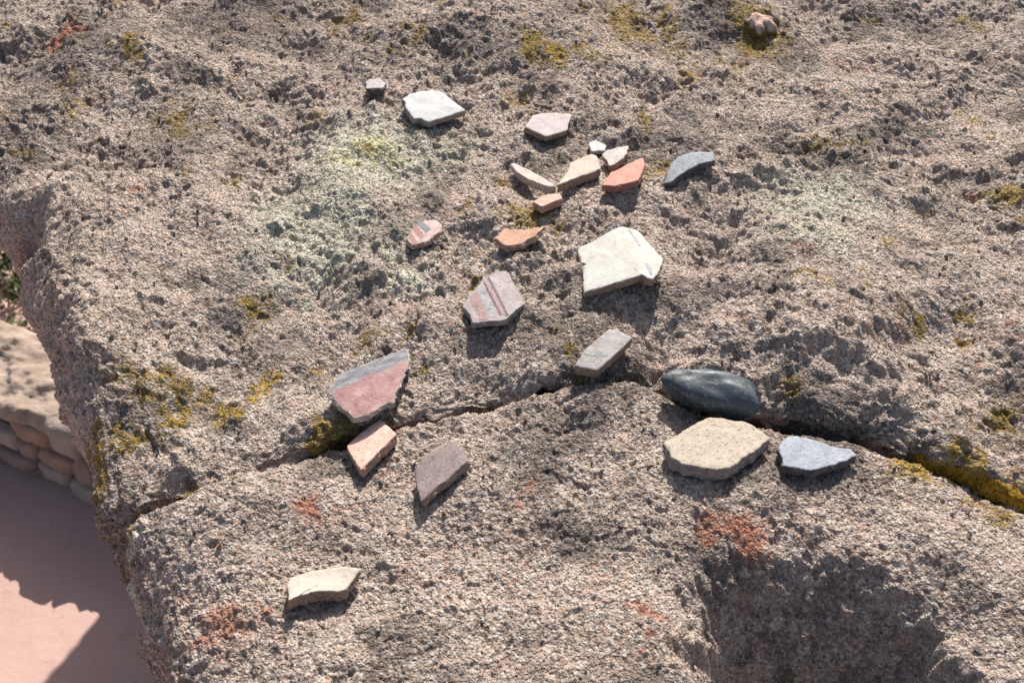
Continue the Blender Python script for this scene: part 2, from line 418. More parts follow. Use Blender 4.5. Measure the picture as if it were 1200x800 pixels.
    for k, L_ in PATCH.items():
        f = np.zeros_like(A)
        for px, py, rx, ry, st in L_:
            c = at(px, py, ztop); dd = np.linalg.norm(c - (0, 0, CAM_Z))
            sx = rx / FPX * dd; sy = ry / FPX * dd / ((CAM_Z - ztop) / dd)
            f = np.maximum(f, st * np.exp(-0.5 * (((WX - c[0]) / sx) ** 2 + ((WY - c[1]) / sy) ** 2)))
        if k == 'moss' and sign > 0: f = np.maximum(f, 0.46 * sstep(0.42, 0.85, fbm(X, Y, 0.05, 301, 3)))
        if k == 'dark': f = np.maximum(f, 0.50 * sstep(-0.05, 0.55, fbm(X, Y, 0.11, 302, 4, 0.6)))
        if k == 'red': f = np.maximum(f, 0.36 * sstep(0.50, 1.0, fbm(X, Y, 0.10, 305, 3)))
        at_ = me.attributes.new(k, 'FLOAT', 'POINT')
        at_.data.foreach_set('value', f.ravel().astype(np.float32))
    o = bpy.data.objects.new(name, me); COL.objects.link(o)
    tag(o, label, 'rock')
    m = (V[:, 2] > -0.3)
    ROCK_PTS.append(V[m])
    return o

FINE = 1.0
av = spacing(-0.07, 1.16, 0.00135 * FINE, -1.02, 1.95)
bv = spacing(-0.05, 0.80, 0.00130 * FINE, -1.02, 2.95)
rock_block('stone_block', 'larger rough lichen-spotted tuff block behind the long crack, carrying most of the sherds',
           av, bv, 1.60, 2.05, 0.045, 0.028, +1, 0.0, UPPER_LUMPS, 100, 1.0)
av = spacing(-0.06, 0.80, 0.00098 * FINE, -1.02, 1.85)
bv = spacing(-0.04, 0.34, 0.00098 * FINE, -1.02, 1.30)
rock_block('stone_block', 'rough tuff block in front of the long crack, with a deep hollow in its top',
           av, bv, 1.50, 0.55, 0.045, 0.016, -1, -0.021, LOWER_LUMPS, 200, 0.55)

# height raster of the finished rock, for setting the sherds down
ALLP = np.concatenate(ROCK_PTS)
RS = 0.002; RX0, RY0 = -0.7, 0.2; RW, RH = 750, 500
HR = np.full((RH, RW), -9.0, np.float32)
ix = ((ALLP[:, 0] - RX0) / RS).astype(int); iy = ((ALLP[:, 1] - RY0) / RS).astype(int)
ok = (ix >= 0) & (ix < RW) & (iy >= 0) & (iy < RH)
np.maximum.at(HR, (iy[ok], ix[ok]), ALLP[ok, 2])
def H(x, y):
    x = np.asarray(x); y = np.asarray(y)
    i = np.clip(((x - RX0) / RS).astype(int), 0, RW - 1); j = np.clip(((y - RY0) / RS).astype(int), 0, RH - 1)
    return HR[j, i]

# ------------------------------------------------------------------ ground, bench wall, shrub
GZ = -1.0
def ground():
    g = spacing(-2.0, 2.4, 0.06, -600, 600, 1.25, 90)
    A, B = np.meshgrid(g, g)
    near = np.exp(-(np.hypot(A, B - 1) / 3) ** 2)
    Z = GZ + fbm(A, B, 0.7, 900, 3) * 0.008 * near + fbm(A, B, 40, 910, 2) * 0.6 * (1 - np.exp(-(np.hypot(A, B) / 40) ** 2))
    n = len(g); i = np.arange(n * n).reshape(n, n)
    F = np.stack((i[:-1, :-1], i[:-1, 1:], i[1:, 1:], i[1:, :-1]), -1).reshape(-1, 4).tolist()
    o = mesh_obj('ground', np.stack((A, B, Z), -1).reshape(-1, 3), F, M_CLAY)
    tag(o, 'bare reddish clay ground below the rock', None, kind='structure')
ground()

# low masonry bench: base line from its foot in the photograph
W0 = at(0, 545, GZ)[:2]; W1 = at(110, 592, GZ)[:2]
wd = (W1 - W0) / np.linalg.norm(W1 - W0); wn = np.array((wd[1], -wd[0]))     # wn: outward, towards the viewer
if wn[1] > 0: wn = -wn
WH, WT = 0.180, 0.17
root = bpy.data.objects.new('masonry_bench', None); COL.objects.link(root)
root.location = (W0[0], W0[1], GZ)
tag(root, 'low masonry bench of brown stones in mortar behind the big rock', 'wall')
M_MORT = stone_material('bench_mortar', (0.20, 0.155, 0.125), (0.30, 0.235, 0.19), 22)
M_CAP = stone_material('bench_top', (0.30, 0.23, 0.185), (0.43, 0.335, 0.27), 16)
def wpt(s, dpt, z):          # s along, dpt towards the viewer, z above ground
    return np.array((W0[0] + wd[0] * s + wn[0] * dpt, W0[1] + wd[1] * s + wn[1] * dpt, GZ + z))
S0, S1 = -1.6, 0.75
def bench_core():
    prof = [(0.005, -0.05), (0.0, 0.02)] + [(-0.004, z) for z in np.linspace(0.03, WH - 0.015, 12)]
    ns = 400; P = []
    ss = np.linspace(S0, S1, ns)
    for s in ss:
        for d_, z_ in prof:
            nz_ = float(gnoise(np.array([s]), np.array([z_]), 0.03, 950)[0]) * 0.006
            P.append(wpt(s, d_ + nz_ - 0.012, z_) - np.array(root.location))
    k = len(prof); F = []
    for i in range(ns - 1):
        for j in range(k - 1):
            a = i * k + j; F.append((a, a + k, a + k + 1, a + 1))
    mesh_obj('mortar', P, F, M_MORT, root)
    # rendered cap with a crumbling front edge
    P = []; F = []
    cap = [(-0.03, WH - 0.026), (0.002, WH - 0.020), (0.006, WH - 0.010), (0.0, WH - 0.001)] + [(-d_, WH + 0.006) for d_ in np.linspace(0.008, WT, 30)] + [(-WT - 0.01, WH - 0.02), (-WT - 0.012, -0.05)]
    for s in ss:
        e = fbm(np.array([s]), np.array([0.0]), 0.11, 960, 4, 0.6)[0] * 0.005
        for j, (d_, z_) in enumerate(cap):
            nz_ = float(fbm(np.array([s]), np.array([d_]), 0.05, 955, 5, 0.65)[0])
            P.append(wpt(s, d_ + (e if j < 5 else 0) + 0.005 * nz_, z_ + (0.009 * nz_ if j > 2 and z_ > 0 else 0)) - np.array(root.location))
    k = len(cap)
    for i in range(ns - 1):
        for j in range(k - 1):
            a = i * k + j; F.append((a, a + k, a + k + 1, a + 1))
    mesh_obj('cap', P, F, M_CAP, root)
bench_core()
ST_M = [stone_material('bench_stone_red', (0.27, 0.175, 0.13), (0.36, 0.245, 0.185), 26),
        stone_material('bench_stone_grey', (0.30, 0.25, 0.21), (0.38, 0.32, 0.27), 26),
        stone_material('bench_stone_brown', (0.23, 0.175, 0.14), (0.31, 0.24, 0.195), 26)]
def bench_stone(s, z, hs, hz, mat, proud=0.010):
    n = 22; rings = [(1.0, -0.03), (1.0, 0.0), (0.93, 0.55), (0.80, 0.9), (0.5, 1.0)]
    ph = [random.uniform(0, 6.28) for _ in range(3)]; am = [random.uniform(0.03, 0.09) for _ in range(3)]
    P = []; F = []
    for rs, dp in rings:
        for i in range(n):
            t = 2 * math.pi * i / n
            c, s_ = math.cos(t), math.sin(t)
            p = 5.0
            r = 1.0 / (abs(c) ** p + abs(s_) ** p) ** (1 / p)
            r *= 1 + sum(a * math.sin((k + 2) * t + f) for k, (a, f) in enumerate(zip(am, ph)))
            P.append(wpt(s + hs * rs * r * c, -0.012 + proud * dp + random.uniform(-.0012, .0012), z + hz * rs * r * s_))
    P.append(wpt(s, -0.012 + proud * 1.03, z))
    c0 = wpt(s, -0.012, z)
    for k in range(len(rings) - 1):
        for i in range(n):
            a = k * n + i; b = k * n + (i + 1) % n
            F.append((a, b, b + n, a + n))
    for i in range(n): F.append(((len(rings) - 1) * n + i, (len(rings) - 1) * n + (i + 1) % n, len(P) - 1))
    o = mesh_obj('stone', np.array(P) - c0, F, mat)
    o.parent = root; o.location = tuple(c0 - np.array(root.location))
def on_face(px, py):
    p = at_plane(px, py, wpt(0, 0, 0), np.array((wn[0], wn[1], 0)))
    return (p[:2] - W0) @ wd, p[2] - GZ
for x0, x1, y0, y1, m in [(5,48,470,497,0),(47,84,470,511,1),(-14,14,483,508,1),(16,38,499,522,2),(41,80,513,537,0),(46,78,538,557,1),(-2,38,523,543,2),(82,106,516,560,2),(84,118,560,588,1),
                          (-60,-18,475,500,2),(-58,-18,503,528,1)]:
    s, z = on_face((x0 + x1) / 2, (y0 + y1) / 2)
    sa, _ = on_face(x0, (y0 + y1) / 2); sb, _ = on_face(x1, (y0 + y1) / 2)
    _, za = on_face((x0 + x1) / 2, y0); _, zb = on_face((x0 + x1) / 2, y1)
    bench_stone(s, max(z * 0.74, 0.012), (sb - sa) / 2 * 0.93, abs(za - zb) / 2 * 0.74, ST_M[m], 0.020)
s = -0.16
while s > S0 + 0.1:
    hs = random.uniform(0.03, 0.055)
    for zz in (0.045, 0.12):
        bench_stone(s - hs + random.uniform(-.01, .01), zz, hs * 0.92, 0.032, random.choice(ST_M))
    s -= 2 * hs + 0.006

def shrub():
    r = bpy.data.objects.new('shrub', None); COL.objects.link(r); c = np.array((-1.15, 1.78, GZ))
    r.location = tuple(c)
    tag(r, 'low dry green shrub growing behind the masonry bench', 'plant')
    ms = stone_material('shrub_twig', (0.22, 0.17, 0.12), (0.30, 0.24, 0.17), 40)
    ml = stone_material('shrub_leaf', (0.055, 0.085, 0.03), (0.10, 0.13, 0.05), 60)
    V = []; F = []; LV = []; LF = []
    for k in range(420):
        b = np.array((random.uniform(-.55, .5), random.uniform(-.16, .30), 0)); t = random.uniform(0, 6.28); tilt = random.uniform(.2, 1.2)
        ln = random.uniform(.06, .17); d = np.array((math.cos(t) * tilt, math.sin(t) * tilt, 1)); d /= np.linalg.norm(d)
        prev = None
        for i in range(6):
            u = i / 5; p = b + d * ln * u + np.array((0, 0, -0.10 * u * u * tilt)); rad = 0.0022 * (1 - 0.75 * u)
            ring = len(V)
            for a in range(4): V.append(p + rad * np.array((math.cos(a * 1.571), math.sin(a * 1.571), 0)))
            if prev is not None:
                for a in range(4): F.append((prev + a, prev + (a + 1) % 4, ring + (a + 1) % 4, ring + a))
            prev = ring
            for _ in range(5 if i else 0):
                q = p + np.array([random.gauss(0, .012) for _ in range(3)])
                e = np.array([random.gauss(0, 1) for _ in range(3)]); e /= np.linalg.norm(e)
                f = np.cross(e, [random.gauss(0, 1) for _ in range(3)]); f /= np.linalg.norm(f)
                l_ = random.uniform(.012, .026); n0 = len(LV)
                LV += [q, q + e * l_ * .5 + f * l_ * .22, q + e * l_, q + e * l_ * .5 - f * l_ * .22]
                LF.append((n0, n0 + 1, n0 + 2, n0 + 3))
    mesh_obj('twigs', V, F, ms, r)['kind'] = 'stuff'; mesh_obj('leaves', LV, LF, ml, r)['kind'] = 'stuff'
shrub()

# ------------------------------------------------------------------ sherds
def resample(P, step):
    P = np.asarray(P); out = []
    n = len(P)
    for i in range(n):
        a, b = P[i], P[(i + 1) % n]; k = max(1, int(round(np.linalg.norm(b - a) / step)))
        for j in range(k): out.append(a + (b - a) * j / k)
    return np.array(out)

class Frame: pass
def sherd_frame(poly, thick, tilt, lift, block_z):
    """Plane of the upper face: follows the rock under the sherd, tilted by (pitch, roll) degrees, resting on the rock's crumbs."""
    ctr = np.mean(poly, axis=0)
    z0 = block_z + thick
    n = np.array((0, 0, 1.0)); p0 = at(ctr[0], ctr[1], z0)
    for it in range(5):
        Q = np.array([at_plane(x, y, p0, n) for x, y in poly])
        c = Q.mean(0)
        # sample under the sherd
        mn, mx = Q.min(0), Q.max(0)
        gx, gy = np.meshgrid(np.arange(mn[0], mx[0], .003), np.arange(mn[1], mx[1], .003))
        m = poly_sd(gx, gy, Q[:, :2]) > 0
        if m.sum() < 6: m[:] = True
        sx, sy = gx[m], gy[m]; sz = H(sx, sy)
        good = sz > -0.08; sx, sy, sz = sx[good], sy[good], sz[good]
        Am = np.stack((sx - c[0], sy - c[1], np.ones_like(sx)), 1)
        g = np.linalg.lstsq(Am, sz, rcond=None)[0]
        fol = 0.8 if mx[0] - mn[0] > 0.035 else 0.35
        gx_, gy_ = np.clip(g[0], -.35, .35) * fol, np.clip(g[1], -.35, .35) * fol
        gy_ += math.tan(math.radians(tilt[0])); gx_ += math.tan(math.radians(tilt[1]))
        n = np.array((-gx_, -gy_, 1.0)); n /= np.linalg.norm(n)
        top_needed = np.percentile(sz - (gx_ * (sx - c[0]) + gy_ * (sy - c[1])), 82) + thick / n[2] + 0.5 * lift
        d = ray(ctr[0], ctr[1])
        # slide the plane along the sight line of its middle until it rests
        p0 = at(ctr[0], ctr[1], p0[2])
        p0 = at(ctr[0], ctr[1], top_needed + gx_ * (p0[0] - c[0]) + gy_ * (p0[1] - c[1]))
    f = Frame(); f.n = n; f.p0 = p0
    f.e1 = np.array((1, 0, 0)) - n * n[0]; f.e1 /= np.linalg.norm(f.e1); f.e2 = np.cross(n, f.e1)
    f.poly = np.array([at_plane(x, y, p0, n) for x, y in poly])
    f.c = f.poly.mean(0)
    return f
def build_sherd(name, label, poly, thick, face, edge, tilt=(0, 0), lift=0.0, bz=0.0, curve=(0.0, 0.0), rag=1.0, ridge=None, bands=(), cat='sherd', group='sherds laid out on the rock', fold=None, lip=False):
    poly = [tuple(p) for p in poly]
    lipmat = edge if lip else None
    ar = sum(poly[i][0] * poly[(i + 1) % len(poly)][1] - poly[(i + 1) % len(poly)][0] * poly[i][1] for i in range(len(poly)))
    if ar > 0: poly = poly[::-1]               # counter-clockwise seen from above
    f = sherd_frame(poly, thick, tilt, lift, bz)
    def loc2(p): return np.array(((p - f.c) @ f.e1, (p - f.c) @ f.e2))
    P2 = np.array([loc2(p) for p in f.poly])
    if callable(face): face = face(lambda px, py: loc2(at_plane(px, py, f.p0, f.n)))
    R = np.abs(P2).max()
    O = resample(P2, 0.0016)
    k = len(O)
    # rounded and chipped outline
    nrm = np.roll(O, -1, 0) - np.roll(O, 1, 0); nrm = np.stack((nrm[:, 1], -nrm[:, 0]), 1); nrm /= np.linalg.norm(nrm, axis=1)[:, None] + 1e-9
    sm = (np.roll(O, 1, 0) + O * 4 + np.roll(O, -1, 0)) / 6
    j = rng.normal(0, 1, k); j = (j + np.roll(j, 1) + np.roll(j, 2)) * 0.00013 * rag
    O = sm + nrm * j[:, None]
    def ztop(p):
        p = np.atleast_2d(p)
        z = -curve[0] * (p[:, 0] / R) ** 2 - curve[1] * (p[:, 1] / R) ** 2
        if fold is not None:                   # (point, direction, slope): the face drops beyond a ridge line
            for (fx, fy), (gx, gy), sl in fold2:
                s = (p[:, 0] - fx) * gx + (p[:, 1] - fy) * gy
                z = z - sl * np.maximum(s, 0)
        z = z + fbm(p[:, 0] + hash(label) % 97, p[:, 1], 0.016, 41, 3) * 0.00045
        return z
    fold2 = []
    if fold is not None:
        for (xa, ya), (xb, yb), sl in fold:    # ridge in photograph pixels
            a = loc2(at_plane(xa, ya, f.p0, f.n)); b = loc2(at_plane(xb, yb, f.p0, f.n)); d = (b - a) / np.linalg.norm(b - a)
            fold2.append((a, np.array((d[1], -d[0])), sl))
    M = Matrix(((f.e1[0], f.e2[0], f.n[0], 0), (f.e1[1], f.e2[1], f.n[1], 0), (f.e1[2], f.e2[2], f.n[2], 0), (0, 0, 0, 1)))
    org = f.c - f.n * thick
    M.translation = Vector(org)
    base = thick
    # body: upper face with a worn lip, and the underside
    V = []; F = []
    ringsT = [(1.0, -0.0007), (0.988, -0.0002), (0.965, 0.0)] + [(s_, 0.0) for s_ in (0.85, 0.7, 0.55, 0.4, 0.25, 0.12)]
    ctr = O.mean(0)
    for s_, dz in ringsT:
        q = ctr + (O - ctr) * s_
        zz = ztop(q) + base + dz
        V += [(q[i, 0], q[i, 1], zz[i]) for i in range(k)]
    V.append((ctr[0], ctr[1], float(ztop(ctr)[0] + base)))
    for r_ in range(len(ringsT) - 1):
        for i in range(k):
            a = r_ * k + i; b = r_ * k + (i + 1) % k
            F.append((a, b, b + k, a + k))
    for i in range(k): F.append(((len(ringsT) - 1) * k + i, (len(ringsT) - 1) * k + (i + 1) % k, len(V) - 1))
    nb = len(V)
    zb = ztop(ctr + (O - ctr) * 0.96)
    q = ctr + (O - ctr) * 0.955
    V += [(q[i, 0], q[i, 1], zb[i]) for i in range(k)]; V.append((ctr[0], ctr[1], float(ztop(ctr)[0])))
    for i in range(k): F.append((nb + (i + 1) % k, nb + i, len(V) - 1))
    o = mesh_obj(name, V, F[2 * k:] if lip else F, face, matrix=M)
    tag(o, label, cat, group)
    # broken edge: rough band between the two faces
    prof = [(1.0, 1.0, -0.0007), (1.004, 0.80, 0), (1.008, 0.55, 0), (1.0, 0.3, 0), (0.982, 0.1, 0), (0.955, 0.0, 0)]
    V = []; F = []
    for m_, (s_, u, dz) in enumerate(prof):
        jj = rng.normal(0, 1, k); jj = (jj + np.roll(jj, 1)) * 0.00028 * rag * (0 if m_ in (0, len(prof) - 1) else 1)
        q = ctr + (O - ctr) * s_ + nrm * jj[:, None]
        zt = ztop(ctr + (O - ctr) * (1.0 if m_ == 0 else 0.96)) if m_ else ztop(O)
        V += [(q[i, 0], q[i, 1], zt[i] + base * u + dz) for i in range(k)]
    for r_ in range(len(prof) - 1):
        for i in range(k):
            a = r_ * k + i; b = r_ * k + (i + 1) % k
            F.append((a, a + k, b + k, b))
    if lip:                                    # pale worn lip where the slip has flaked off
        n0 = len(V)
        for s_, dz in ringsT[:3]:
            q = ctr + (O - ctr) * s_; zz = ztop(q) + base + dz
            V += [(q[i, 0], q[i, 1], zz[i]) for i in range(k)]
        for r_ in range(2):
            for i in range(k):
                a = n0 + r_ * k + i; b = n0 + r_ * k + (i + 1) % k
                F.append((a, b, b + k, a + k))
    e = mesh_obj('broken_edge', V, F, edge, smooth=False)
    e.parent = o
    # painted bands: thin paint films laid on the face
    for bname, pts, mat in bands:
        B2 = np.array([loc2(at_plane(x, y, f.p0, f.n)) for x, y in pts])
        n_ = len(B2) // 2
        aL, bL = B2[:n_], B2[n_:][::-1]        # two long sides of the band
        U, T = 32, 5; VV = []; FF = []
        par = np.linspace(0, n_ - 1, U)
        for u in par:
            i0 = min(int(u), n_ - 2); fr = u - i0
            A_ = aL[i0] * (1 - fr) + aL[i0 + 1] * fr; B_ = bL[i0] * (1 - fr) + bL[i0 + 1] * fr
            wob = rng.normal(0, 0.00018) + 0.00012 * math.sin(u * 5.1 + len(VV))
            for t in np.linspace(0, 1, T):
                p = A_ * (1 - t) + B_ * t + (B_ - A_) / (np.linalg.norm(B_ - A_) + 1e-9) * wob
                # keep inside the worn lip
                sdv = poly_sd(np.array([p[0]]), np.array([p[1]]), ctr + (O - ctr) * 0.965)[0]
                if sdv < 0: p = ctr + (p - ctr) * (1 + sdv / (np.linalg.norm(p - ctr) + 1e-6))
                VV.append((p[0], p[1], float(ztop(p)[0]) + base + 0.00018))
        for a in range(U - 1):
            for b in range(T - 1):
                FF.append((a * T + b, (a + 1) * T + b, (a + 1) * T + b + 1, a * T + b + 1))
        # face upwards
        v0, v1, v2 = (np.array(VV[i]) for i in FF[0][:3])
        if np.cross(v1 - v0, v2 - v0)[2] < 0: FF = [t[::-1] for t in FF]
        bo = mesh_obj(bname, VV, FF, mat); bo.parent = o
    return o

S = sherd_material
def two_tone(to_local):
    """worn red slip under a slate wash whose border is rubbed and streaky"""
    a = to_local(386, 461); b = to_local(476, 422); d = (b - a) / np.linalg.norm(b - a); n_ = np.array((-d[1], d[0]))
    q = NT('slate_and_red_slip', 0.68, 0.3)
    g = q.n.new('ShaderNodeSeparateXYZ'); q.l.new(q.co, g.inputs[0])
    dist = q.math('ADD', q.math('MULTIPLY', q.math('SUBTRACT', g.outputs[0], float(a[0])), float(n_[0])), q.math('MULTIPLY', q.math('SUBTRACT', g.outputs[1], float(a[1])), float(n_[1])))
    al = q.math('ADD', q.math('MULTIPLY', g.outputs[0], float(d[0])), q.math('MULTIPLY', g.outputs[1], float(d[1])))
    cv = q.n.new('ShaderNodeCombineXYZ'); q.set(cv.inputs[0], q.math('MULTIPLY', al, 0.25)); q.set(cv.inputs[1], dist)
    st = q.noise(260, 4, 0.65, cv.outputs[0]); n1 = q.noise(130, 4, 0.7); n2 = q.noise(520, 3, 0.6)
    edge = q.math('ADD', dist, q.math('MULTIPLY', q.math('SUBTRACT', n1, 0.5), 0.016))
    red = q.ramp(n1, [(0.35, (0.24, 0.12, 0.115)), (0.55, (0.36, 0.195, 0.185)), (0.7, (0.42, 0.29, 0.27))])
    sl = q.ramp(st, [(0.36, (0.11, 0.105, 0.125)), (0.52, (0.20, 0.20, 0.215)), (0.68, (0.36, 0.355, 0.355))])
    c = q.mix(q.smooth(edge, -0.0015, 0.0025), red, sl)
    c = q.mix(q.math('MULTIPLY', q.smooth(n2, 0.55, 0.72), 0.45), c, (0.14, 0.10, 0.10))
    c = q.mix(q.math('MULTIPLY', q.smooth(q.noise(330, 3, 0.7), 0.60, 0.70), 0.5), c, (0.48, 0.42, 0.39))
    return q.out(c, q.bump(q.math('ADD', n1, n2), 0.0005, 0.8))
WHITE = S('white_slip', (0.46, 0.455, 0.445), (0.54, 0.54, 0.535), None, 30, 0.7, 0.2, 0.12)
CREAM = S('cream_slip', (0.46, 0.445, 0.40), (0.53, 0.52, 0.48), (0.50, 0.46, 0.395), 26, 0.7, 0.2, 0.12)
TANCREAM = S('tan_cream_clay', (0.50, 0.44, 0.355), (0.58, 0.52, 0.435), (0.48, 0.41, 0.33), 40, 0.75, 0.2, 0.15)
PALEPINK = S('pale_pink_clay', (0.46, 0.395, 0.375), (0.53, 0.47, 0.45), None, 40, 0.8, 0.2, 0.14)
BEIGE = S('beige_clay', (0.46, 0.42, 0.37), (0.54, 0.50, 0.45), (0.46, 0.46, 0.43), 50, 0.8, 0.2, 0.2)
TAN = S('tan_clay', (0.46, 0.385, 0.32), (0.53, 0.455, 0.39), None, 45, 0.85, 0.2, 0.2)
TANP = S('pinkish_tan_clay', (0.54, 0.44, 0.38), (0.61, 0.51, 0.45), None, 45, 0.85, 0.2, 0.15)
RED = S('red_slip', (0.46, 0.20, 0.155), (0.54, 0.27, 0.215), None, 50, 0.7, 0.3, 0.25)
GREYB = S('grey_blue_stone', (0.22, 0.245, 0.26), (0.32, 0.345, 0.36), (0.30, 0.325, 0.335), 60, 0.7, 0.3, 0.3)
PINK = S('pink_clay', (0.56, 0.34, 0.27), (0.66, 0.45, 0.37), (0.70, 0.56, 0.49), 90, 0.85, 0.2, 0.3)
DUSKY = S('dusky_pink_slip', (0.40, 0.29, 0.265), (0.48, 0.37, 0.345), (0.42, 0.36, 0.35), 90, 0.75, 0.25, 0.3)
ORANGE = S('orange_clay', (0.44, 0.245, 0.165), (0.52, 0.315, 0.22), (0.54, 0.43, 0.37), 60, 0.8, 0.2, 0.2)
MAUVE = S('mauve_slip', (0.32, 0.26, 0.255), (0.39, 0.345, 0.335), (0.34, 0.215, 0.21), 75, 0.7, 0.3, 0.35)
GREYBR = S('grey_brown_clay', (0.34, 0.31, 0.29), (0.43, 0.40, 0.38), (0.37, 0.345, 0.34), 60, 0.75, 0.25, 0.25)
REDMAUVE = S('worn_red_paint', (0.33, 0.165, 0.15), (0.41, 0.24, 0.22), (0.28, 0.19, 0.20), 80, 0.7, 0.3, 0.5)
SLATE = S('slate_paint', (0.14, 0.135, 0.15), (0.23, 0.225, 0.24), (0.32, 0.31, 0.31), 70, 0.65, 0.35, 0.5)
PURPLEBR = S('purple_brown_clay', (0.20, 0.15, 0.142), (0.26, 0.205, 0.198), (0.27, 0.225, 0.225), 70, 0.75, 0.25, 0.3)
SAND = S('sandy_coarse_clay', (0.415, 0.35, 0.275), (0.47, 0.40, 0.325), None, 60, 0.92, 0.15, 0.35, 0.0008)
BLUESL = S('blue_grey_slate', (0.25, 0.275, 0.31), (0.34, 0.37, 0.41), (0.28, 0.305, 0.34), 60, 0.7, 0.3, 0.25, 0.0007)
CHIP = S('dark_grey_chip', (0.34, 0.30, 0.29), (0.44, 0.40, 0.39), None, 120, 0.85, 0.2, 0.3)
E_BROWN = S('brown_fracture', (0.30, 0.21, 0.155), (0.38, 0.27, 0.20), None, 120, 0.95, 0.1, 0.4, 0.0012)
E_GREY = S('grey_fracture', (0.26, 0.225, 0.20), (0.34, 0.30, 0.27), None, 120, 0.95, 0.1, 0.4, 0.0012)
E_DARK = S('dark_fracture', (0.12, 0.105, 0.10), (0.18, 0.155, 0.145), None, 120, 0.95, 0.1, 0.4, 0.0012)
E_RED = S('red_fracture', (0.34, 0.15, 0.11), (0.42, 0.21, 0.16), None, 120, 0.95, 0.1, 0.4, 0.0012)
E_PINK = S('pink_fracture', (0.42, 0.25, 0.19), (0.50, 0.33, 0.26), None, 120, 0.95, 0.1, 0.4, 0.0012)
E_LIGHT = S('light_fracture', (0.44, 0.36, 0.30), (0.52, 0.44, 0.37), None, 120, 0.95, 0.1, 0.3, 0.0012)
P_PURPLE = S('purple_paint', (0.11, 0.07, 0.075), (0.17, 0.11, 0.115), (0.24, 0.185, 0.185), 120, 0.7, 0.3, 0.4)
P_PINK = S('faded_pink_paint', (0.32, 0.215, 0.215), (0.36, 0.26, 0.255), (0.33, 0.28, 0.275), 90, 0.7, 0.3, 0.4)
P_REDF = S('faded_red_paint', (0.31, 0.18, 0.175), (0.36, 0.245, 0.235), (0.34, 0.29, 0.28), 110, 0.7, 0.3, 0.4)
P_BLUEG = S('faded_blue_grey_paint', (0.29, 0.295, 0.30), (0.37, 0.375, 0.375), (0.44, 0.43, 0.42), 140, 0.7, 0.3, 0.5)
P_DARKB = S('dark_blue_paint', (0.10, 0.105, 0.14), (0.16, 0.165, 0.20), None, 120, 0.65, 0.3, 0.3)
P_BRICK = S('brick_paint', (0.28, 0.13, 0.115), (0.34, 0.185, 0.165), None, 120, 0.7, 0.3, 0.3)

mm = 0.001
build_sherd('stone_chip', 'tiny dark grey stone chip beyond the smooth white sherd', [(428,97),(432,92.5),(446,92),(452,97),(449,103),(430,104)], 5.5*mm, CHIP, E_DARK, (-9, 0), cat='stone chip', group=None, rag=1.5)
build_sherd('pottery_sherd', 'flat white sherd with a chipped corner, beside the tiny dark grey chip', [(471,116),(480,110),(495,106),(516,106),(525,112.5),(546,129.5),(514,139),(503,143),(497,141),(494,138),(485,139),(475,126),(476,120)], 7*mm, WHITE, E_GREY, (-3, 2), 2*mm)
build_sherd('pottery_sherd', 'pale pinkish five-sided sherd lying alone beyond the loose cluster', [(615,149),(624,135),(640,132),(670.5,133.7),(666,146),(665.5,152.5),(640,160)], 6*mm, PALEPINK, E_BROWN, (-2, 0), 2*mm)
build_sherd('pottery_sherd', 'tiny bright white sherd at the far end of the cluster', [(689,167),(696,164),(703,166),(711,170),(709,177),(693,178)], 4*mm, WHITE, E_LIGHT, (2, 0))
build_sherd('pottery_sherd', 'beige sherd with a reddish broken edge touching the red sherd', [(705,181),(710.6,176.4),(737,169.5),(735,176),(731,185),(714,195),(710.6,187)], 6*mm, BEIGE, E_PINK, (0, 4), 3*mm, curve=(0.001, 0))
build_sherd('pottery_sherd', 'tan pentagonal sherd below the tiny white one in the cluster', [(653,217),(665,201),(668,191),(692,180),(700,182),(704,198)], 8*mm, TAN, E_BROWN, (-2, 0), 2*mm)
build_sherd('pottery_sherd', 'narrow tan sliver of a sherd leaning over its own dark shadow', [(597.5,192),(602,190.6),(621,200),(640,210),(650,217),(644,219),(619,210),(605,201)], 8*mm, TANP, E_LIGHT, (-7, 6), 4*mm)
build_sherd('pottery_sherd', 'smooth red sherd at the end of the cluster', [(705,217),(715,202),(736,192),(753,184),(756,191),(749,211),(722,218)], 6*mm, RED, E_RED, (0, 2), 2*mm)
build_sherd('stone_flake', 'grey-blue stone flake with a dark curved edge beside the red sherd', [(778,214),(783.5,199),(793,183),(811,177.5),(836,177),(838,188),(820.6,192),(800,202),(786,213)], 6*mm, GREYB, E_DARK, (2, 3), 2*mm, curve=(0.0, 0.001), rag=1.8, cat='stone flake', group=None)
build_sherd('pottery_sherd', 'small pink brick-shaped sherd in front of the tan sliver', [(624,236),(643,227.5),(656.7,226.7),(659,232.5),(634,242)], 7*mm, PINK, E_PINK, (-3, 2), 2*mm)
build_sherd('pottery_sherd', 'small sherd painted with a dark blue band and brick red stripes', [(476,278),(491,259),(510,256.7),(518,263),(516.7,270),(500,282.5),(483,287)], 5*mm, DUSKY, E_PINK, (-2, 3), 1*mm, curve=(0.001, 0.0005),
            bands=[('painted_band', [(488,262),(499,272.5),(505.5,269),(494,257.5)], P_DARKB), ('painted_band', [(484,269),(493,280),(497,276),(488,264)], P_BRICK), ('painted_band', [(478.5,277),(485,285.5),(489,283),(481.5,272)], P_BRICK)])
build_sherd('pottery_sherd', 'orange curved sherd with a bumpy rim casting a shadow', [(580,282.5),(591.7,268),(610,270),(628,267),(640,267.5),(626.7,277),(607,287),(593,289)], 6*mm, ORANGE, E_PINK, (-3, 2), 3*mm, curve=(-0.0025, 0), rag=1.6)
